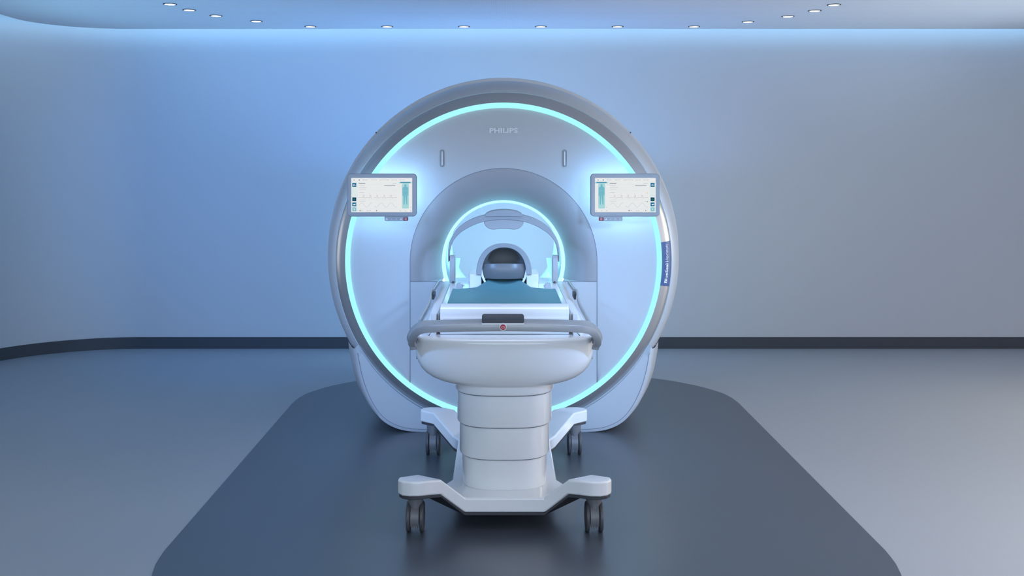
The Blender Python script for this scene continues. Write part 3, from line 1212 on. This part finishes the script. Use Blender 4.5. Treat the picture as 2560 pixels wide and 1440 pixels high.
# stop button
c = P(1257.5, 818.3, 4.19)
bm = bmesh.new()
cyl(bm, (c.x, 4.193, c.z), 'y', .0150, .0160, .03, 40)
box(bm, c.x - .0150, c.x + .0150, 4.194, 4.22, c.z, c.z + .014)
sb = obj('stop_button', bm, M['letter'], tro, label='round red stop button in a white collar')
bm = bmesh.new()
cyl(bm, (c.x, 4.189, c.z), 'y', .0108, .0118, .006, 40)
obj('button_cap', bm, M['red'], sb, label='red cap')
bm = bmesh.new()
o_ = rrect(c.x - .0068, c.x + .0068, c.z - .0048, c.z + .0048, .003, 4)
i_ = rrect(c.x - .0034, c.x + .0034, c.z - .0026, c.z + .0026, .0018, 4)
loft(bm, [[(a, 4.1885, b) for a, b in o_], [(a, 4.1885, b) for a, b in i_]])
obj('button_symbol', bm, M['pink'], sb, smooth=False)

# ================================================================ MATTRESS
bm = bmesh.new()
nx, ny = 64, 60
y0, y1 = 4.592, 5.36


def mat_z(x, y):
    z = 0.931
    # raised neck under the head coil
    t = max(0.0, min(1.0, (y - 5.00) / 0.28))
    t = t * t * (3 - 2 * t)
    w = 0.165 - 0.05 * t
    fx = max(0.0, 1 - (abs(x) / w) ** 4) if abs(x) < w else 0.0
    z += 0.040 * t * fx
    # hollow for the head
    u = max(0.0, 1 - ((x / 0.085) ** 2 + ((y - 5.26) / 0.13) ** 2))
    z -= 0.022 * u
    return z


def mat_w(y):
    """half width: full until 5.12, then narrowing smoothly into the neck"""
    if y < 5.11:
        return 0.252
    t = min(1, (y - 5.11) / 0.10)
    return 0.252 - (0.252 - 0.105) * (t ** 0.42)


ys = [y0 + (5.105 - y0) * i / 24 for i in range(25)] + [5.11 + 0.10 * (i / 20) ** 2.2 for i in range(21)] + [5.23 + (y1 - 5.23) * i / 10 for i in range(11)]
rings_top = []
for y in ys:
    w = mat_w(y)
    rings_top.append([(w * (-1 + 2 * i / nx), y, mat_z(w * (-1 + 2 * i / nx), y)) for i in range(nx + 1)])
R0 = loft(bm, rings_top, False)
bot = loft(bm, [[(x, y, 0.9165) for x, y, z in r_] for r_ in rings_top], False)
for a, b in ((0, 0), (-1, -1)):
    for i in range(nx):
        bm.faces.new((R0[a][i], R0[a][i + 1], bot[b][i + 1], bot[b][i]))
for i in range(len(R0) - 1):
    for e in (0, -1):
        bm.faces.new((R0[i][e], R0[i + 1][e], bot[i + 1][e], bot[i][e]))
mo = obj('mattress', bm, M['teal'], angle=60, origin=(0, 4.9, 0.9165), label='flat teal mattress lying on the trolley\'s white tabletop')
mo['category'] = 'mattress'

# ================================================================ HEAD COIL
hc = thing('head_coil', 'grey domed head coil with dark opening at the mattress end', 'head coil', (0, 5.28, 0.917))
HD = 5.20
bm = bmesh.new()
# shoulders / base
for s in (-1, 1):
    box(bm, s * .113, s * .172, 5.215, 5.50, .917, P(0, 686, HD + .02).z)
box(bm, -.113, .113, 5.37, 5.50, .917, .945)
obj('coil_base', bm, M['white2'], hc, bevel=0.004)


def dome(wi, zi, zb, y, n=48, p=2.25):
    out = []
    for i in range(n + 1):
        t = PI * i / n
        c, s_ = math.cos(t), math.sin(t)
        out.append(Vector((wi * math.copysign(abs(c) ** (2 / p), c), y, zb + (zi - zb) * abs(s_) ** (2 / p))))
    return out


zb = P(0, 686.5, HD).z
zt = P(0, 608.2, HD).z
zi = P(0, 618.5, HD).z
ho = [(0.1390, zt, HD + .006), (0.1385, zt - .002, HD + .03), (0.130, zt - .020, HD + .20), (0.112, zt - .045, HD + .27)]
bm = bmesh.new()
outer_r = [dome(w, z, zb, y) for w, z, y in ho]
inner_r = [dome(w, z, zb + .0, y) for w, z, y in ((0.1365, zt - .002, HD), (0.112, zi, HD + .001), (0.109, zi - .004, HD + .02), (0.098, zi - .030, HD + .24))]
loft(bm, list(reversed(outer_r)) + inner_r, False)
# close the feet
obj('dome', bm, M['coil'], hc, angle=55)
bm = bmesh.new()
loft(bm, [dome(0.112, zi + .002, zb - .03, HD + .03), dome(0.10, zi - .026, zb - .03, HD + .20), dome(0.05, zb + .06, zb - .03, HD + .262),
          dome(0.004, zb + .01, zb - .03, HD + .266)], False)
loft(bm, [dome(0.112, zt - .046, zb - .03, HD + .271), dome(0.05, zb + .06, zb - .03, HD + .28), dome(0.004, zb + .01, zb - .03, HD + .284)], False)
obj('dome_lining', bm, M['coildark'], hc, angle=55, label='dark inside of the dome')
# curved face plate below the opening
bm = bmesh.new()
zp1, zp0 = P(0, 659, HD).z, P(0, 697, HD).z
rings = []
for k in range(9):
    t = k / 8
    z = zp1 * (1 - t) + zp0 * t
    bul = 0.012 * math.sin(PI * (0.15 + 0.75 * t))
    w = 0.1125 - 0.020 * max(0, t - .45) ** 1.5
    ring = []
    for i in range(41):
        u = -1 + 2 * i / 40
        ring.append((w * u, HD + .012 + 0.035 * abs(u) ** 3 - bul - 0.01, z - .004 * u * u * (1 - t) * 1.0))
    rings.append(ring)
back_r = [[(x, y + 0.014, z) for x, y, z in r_] for r_ in reversed(rings)]
loft(bm, rings + back_r + [rings[0]], False)
obj('face_plate', bm, M['plate'], hc, angle=50)
for s in (-1, 1):
    # pale side cheeks beside the plate
    bm = bmesh.new()
    sec = []
    for k in range(9):
        t = k / 8
        zc_ = P(0, 667, HD).z * (1 - t) + P(0, 707, HD).z * t
        wo = .121 - .012 * t - .012 * t ** 3
        sec.append([(s * (wo - .010), HD + .006, zc_), (s * wo, HD + .002, zc_), (s * (wo + .003), HD + .012, zc_), (s * (wo - .006), HD + .05, zc_)])
    loft(bm, sec, True, True, True)
    obj('cheek', bm, M['white'], hc, angle=60)
    bm = bmesh.new()
    a_, b_ = P(1173.5, 690, 5.62), P(1190, 676, 5.62)
    xa, xb = sorted((s * abs(a_.x), s * abs(b_.x)))
    box(bm, xa, xb, 5.50, 5.64, .917, b_.z)
    obj('plug_block', bm, M['white2'], hc, bevel=0.006)

# ================================================================ ANTERIOR COIL ARCH
ac = thing('coil_arch', 'slim grey coil arch bridging the table on two upright posts', 'scanner coil', (0, 5.5, 0.917))
AD = 5.50
oe = [(1120.3, 655), (1119.8, 640), (1121, 618), (1125.5, 600), (1139.5, 576), (1154, 562.5), (1171, 552), (1189, 544), (1212, 537.5), (1236, 534.5)]
ie = [(1123.5, 655), (1122.8, 640), (1126, 620), (1135, 600), (1149, 584), (1163, 574.3), (1182, 564), (1204, 556), (1225, 551.5), (1243, 550)]
om = P(1258.6, 533.8, AD)
im = P(1258.6, 549.5, AD)
om.x = im.x = 0


def sym(pp, m_, d=AD):
    w = [P(x, y, d) for x, y in pp]
    return resample(catmull(w + [m_] + [Vector((-p.x, p.y, p.z)) for p in reversed(w)], 8), 81)


O_, I_ = sym(oe, om), sym(ie, im)
bm = bmesh.new()
rings = []
for a, b in zip(O_, I_):
    up_ = 0.0065
    rings.append([Vector((a.x, AD, a.z)), Vector((b.x, AD, b.z)), Vector((b.x, AD + .12, b.z + .002)), Vector((a.x * 1.0, AD + .12, a.z - .002))])
loft(bm, rings, True, True, True)
obj('arch_band', bm, M['coil'], ac, bevel=0.003, seg=2)
bm = bmesh.new()
hp_ = [(1212, 538), (1216, 534), (1225, 529.5), (1240, 526), (1258.6, 524.8)]
tp = [P(x, y, AD) for x, y in hp_]
tp[-1].x = 0
tp = tp + [Vector((-p.x, p.y, p.z)) for p in reversed(tp[:-1])]
tp = catmull(tp, 5)
zb_ = P(0, 549, AD).z
zs = P(0, 541, AD).z
lower = [Vector((p.x, 0, zs + (zb_ - zs) * 0.0 + 0.0)) for p in reversed(tp)]
poly = [(p.x, p.z) for p in tp] + [(-.094, zs - .002), (-.05, zs - .001), (.05, zs - .001), (.094, zs - .002)][::-1 if tp[0].x > 0 else 1][::-1]
face_prism(bm, poly, AD - .006, AD + .14)
obj('housing_cap', bm, M['coil'], ac, bevel=0.004, seg=2)
bm = bmesh.new()
lp = [(1209.5, 553), (1211, 560), (1216, 567.5), (1224, 572.5), (1234, 574.3), (1246, 573), (1258.6, 572.3)]
lw = [P(x, y, AD) for x, y in lp]
lw[-1].x = 0
lw = catmull(lw + [Vector((-p.x, p.y, p.z)) for p in reversed(lw[:-1])], 5)
lt = [P(1209.5, 550, AD), P(1230, 547, AD), P(1258.6, 546, AD)]
lt[-1].x = 0
lt = catmull(lt + [Vector((-p.x, p.y, p.z)) for p in reversed(lt[:-1])], 5)
poly = [(p.x, p.z) for p in lw] + [(p.x, p.z) for p in reversed(lt)]
face_prism(bm, poly, AD + .006, AD + .13)
obj('lower_pad', bm, M['midgrey'], ac, bevel=0.004, seg=2)
# engraved pictogram on the housing
bm = bmesh.new()
ca = P(1243, 539.5, AD - .0068)
box(bm, ca.x, ca.x + .055, AD - .0068, AD - .0055, ca.z - .0006, ca.z + .0008)
for px_ in (1241, 1275):
    c = P(px_, 539.5, AD)
    cyl(bm, (c.x, AD - .0068, c.z), 'y', .0042, .0042, .0013, 16)
obj('pictogram', bm, M['grey'], ac, smooth=False)
for s in (-1, 1):
    bm = bmesh.new()
    a_, b_ = P(1124.2, 708, AD - .02), P(1137, 640, AD - .02)
    xa, xb = sorted((s * abs(a_.x), s * abs(b_.x)))
    prof_ = [(AD - .02, .917), (AD - .02, b_.z - .035), (AD - .014, b_.z - .012), (AD + .0, b_.z), (AD + .06, b_.z), (AD + .085, b_.z - .03), (AD + .085, .917)]
    loft(bm, [[(xa, y, z) for y, z in prof_], [(xb, y, z) for y, z in prof_]], True, True, True)
    obj('post', bm, M['midgrey'], ac, bevel=0.003)
    bm = bmesh.new()
    c = P(1126, 708, AD - .03)
    xa, xb = sorted((s * (abs(b_.x) + .004), s * (abs(b_.x) + .014)))
    box(bm, xa, xb, AD - .03, AD - .018, .917, .925)
    obj('post_lock', bm, M['dark'], ac, bevel=0.001)
    bm = bmesh.new()
    c = P(1122, 644, AD + .02)
    cyl(bm, (s * (abs(a_.x) - .004) if s > 0 else -abs(a_.x) - .008, AD + .03, c.z - .004), 'x', .010, .010, .012, 20)
    obj('hinge', bm, M['grey'], ac)


# ================================================================ LIGHTS
def area(name, loc, target, sx, sy, color, power, spread=180):
    l = bpy.data.lights.new(name, 'AREA')
    l.shape = 'RECTANGLE'
    l.size = sx
    l.size_y = sy
    l.color = color
    l.energy = power
    l.spread = math.radians(spread)
    o = bpy.data.objects.new(name, l)
    COL.objects.link(o)
    o.location = loc
    o.rotation_euler = (Vector(target) - Vector(loc)).to_track_quat('-Z', 'Y').to_euler()
    return o


def spot(name, loc, target, color, power, size, blend=1.0, radius=0.15):
    l = bpy.data.lights.new(name, 'SPOT')
    l.color = color
    l.energy = power
    l.spot_size = math.radians(size)
    l.spot_blend = blend
    l.shadow_soft_size = radius
    o = bpy.data.objects.new(name, l)
    COL.objects.link(o)
    o.location = loc
    o.rotation_euler = (Vector(target) - Vector(loc)).to_track_quat('-Z', 'Y').to_euler()
    return o


# large soft light low on the right, added unseen fills overhead and behind the camera, blue washes; watts per colour channel
RGBW = {
    'right_wall_light': (52.94, 45.814, 55.31),
    'band_fill_right': (18.327, 17.067, 12.898),
    'band_fill_left': (1.3, 1.3, 1.25),
    'overhead_fill_right': (95.378, 91.145, 89.876),
    'overhead_fill_left': (5.51, 6.922, 7.039),
    'overhead_fill_centre': (2.6, 3.0, 4.0),
    'overhead_fill_far_right': (12.514, 10.818, 7.83),
    'overhead_fill_camera': (20.672, 17.226, 19.718),
    'frontal_fill': (73.966, 93.734, 110.489),
    'blue_wall_wash': (0.0001, 76.12, 272.818),
    'blue_spot_left': (122.043, 253.394, 530.386),
    'blue_spot_right': (214.472, 402.787, 712.502),
    'ceiling_fill_back': (1.774, 4.95, 12.771),
    'bore_fill': (4.4, 9.5, 11.0),
    'ceiling_fill_right': (49.845, 66.041, 81.612),
    'ceiling_fill_left': (37, 78, 112),
    'cove': (3.896, 7.498, 11.152),
    'rearfill': (5.335, 9.901, 14.29),
    'backlight': (10.8, 21.5, 34),
}


def cp(n):
    e = max(RGBW[n])
    return tuple(c / e for c in RGBW[n]), e


area('right_wall_light', (6.15, 3.0, 1.5), (0, 4.2, 1.2), 4.2, 2.0, *cp('right_wall_light'))
area('band_fill_right', (6.2, 6.6, 1.3), (0, 6.1, 1.1), 0.9, 1.8, *cp('band_fill_right'), 75)  # unseen light added for the metal band's bright right side
area('band_fill_left', (-3.98, 6.55, 1.15), (0, 6.0, 1.05), 0.9, 1.3, *cp('band_fill_left'), 75)  # weak unseen light added for the band's left reflection
area('overhead_fill_right', (3.8, 2.9, ZC - 0.03), (3.8, 2.9, 0), 2.6, 3.0, *cp('overhead_fill_right'), 130)  # added fill, no fixture: brightens the floor on the right
area('overhead_fill_left', (-2.6, 3.4, ZC - 0.03), (-2.6, 3.4, 0), 1.6, 3.0, *cp('overhead_fill_left'), 130)  # added overhead fill for the left side, no fixture there
area('overhead_fill_centre', (0.0, 4.9, ZC - 0.03), (0.0, 4.75, 0), 1.6, 0.8, *cp('overhead_fill_centre'), 75)  # unseen fill added above the trolley, not a ceiling lamp
area('overhead_fill_far_right', (4.7, 6.1, ZC - 0.03), (4.7, 6.1, 0), 1.6, 1.2, *cp('overhead_fill_far_right'), 110)  # added to lift the floor near the far right wall, no fixture
area('overhead_fill_camera', (0.0, -0.6, ZC - 0.05), (0.0, 4.6, 0.55), 3.4, 1.2, *cp('overhead_fill_camera'))  # added fill from above and behind the camera
area('frontal_fill', (0.3, -2.45, 1.7), (0.3, 6.0, 1.7), 5.0, 1.5, *cp('frontal_fill'))  # broad fill added behind the camera for even frontal light
spot('blue_wall_wash', (-2.4, 4.4, 2.45), (-1.95, WY, 1.35), *cp('blue_wall_wash'), 60, 1.0, 0.25)
spot('blue_spot_left', (-1.9, 1.9, 2.5), (-0.35, 5.9, 0.55), *cp('blue_spot_left'), 30, 1.0, 0.2)
spot('blue_spot_right', (1.9, 1.9, 2.5), (0.35, 5.9, 0.55), *cp('blue_spot_right'), 30, 1.0, 0.2)
area('ceiling_fill_back', (0.0, 8.1, 1.25), (0.0, 7.6, 3.0), 3.6, 0.3, *cp('ceiling_fill_back'))  # added out of sight behind the gantry to brighten the ceiling
area('bore_fill', (0.0, 6.85, 1.295), (0.0, 6.85, 0.0), 0.3, 1.2, *cp('bore_fill'))  # added inside the bore to brighten its liner, not a real lamp
spot('ceiling_fill_right', (4.0, 7.0, 0.4), (3.2, 7.5, ZC), *cp('ceiling_fill_right'), 75, 1.0, 0.15)  # unseen upward fill added for the right part of the ceiling
spot('ceiling_fill_left', (-3.7, 6.6, 0.4), (-2.3, 7.4, ZC), *cp('ceiling_fill_left'), 70, 1.0, 0.15)  # same kind of added upward fill for the ceiling's left part
for k in ('cove', 'rearfill', 'backlight'):
    e_ = M[k].node_tree.nodes['Emission']
    c_, p_ = cp(k)
    e_.inputs['Color'].default_value = c_ + (1,)
    e_.inputs['Strength'].default_value = p_

w = bpy.data.worlds.new('world')
w.use_nodes = True
w.node_tree.nodes['Background'].inputs['Color'].default_value = (0.05, 0.07, 0.1, 1)
w.node_tree.nodes['Background'].inputs['Strength'].default_value = 0.2
scene.world = w
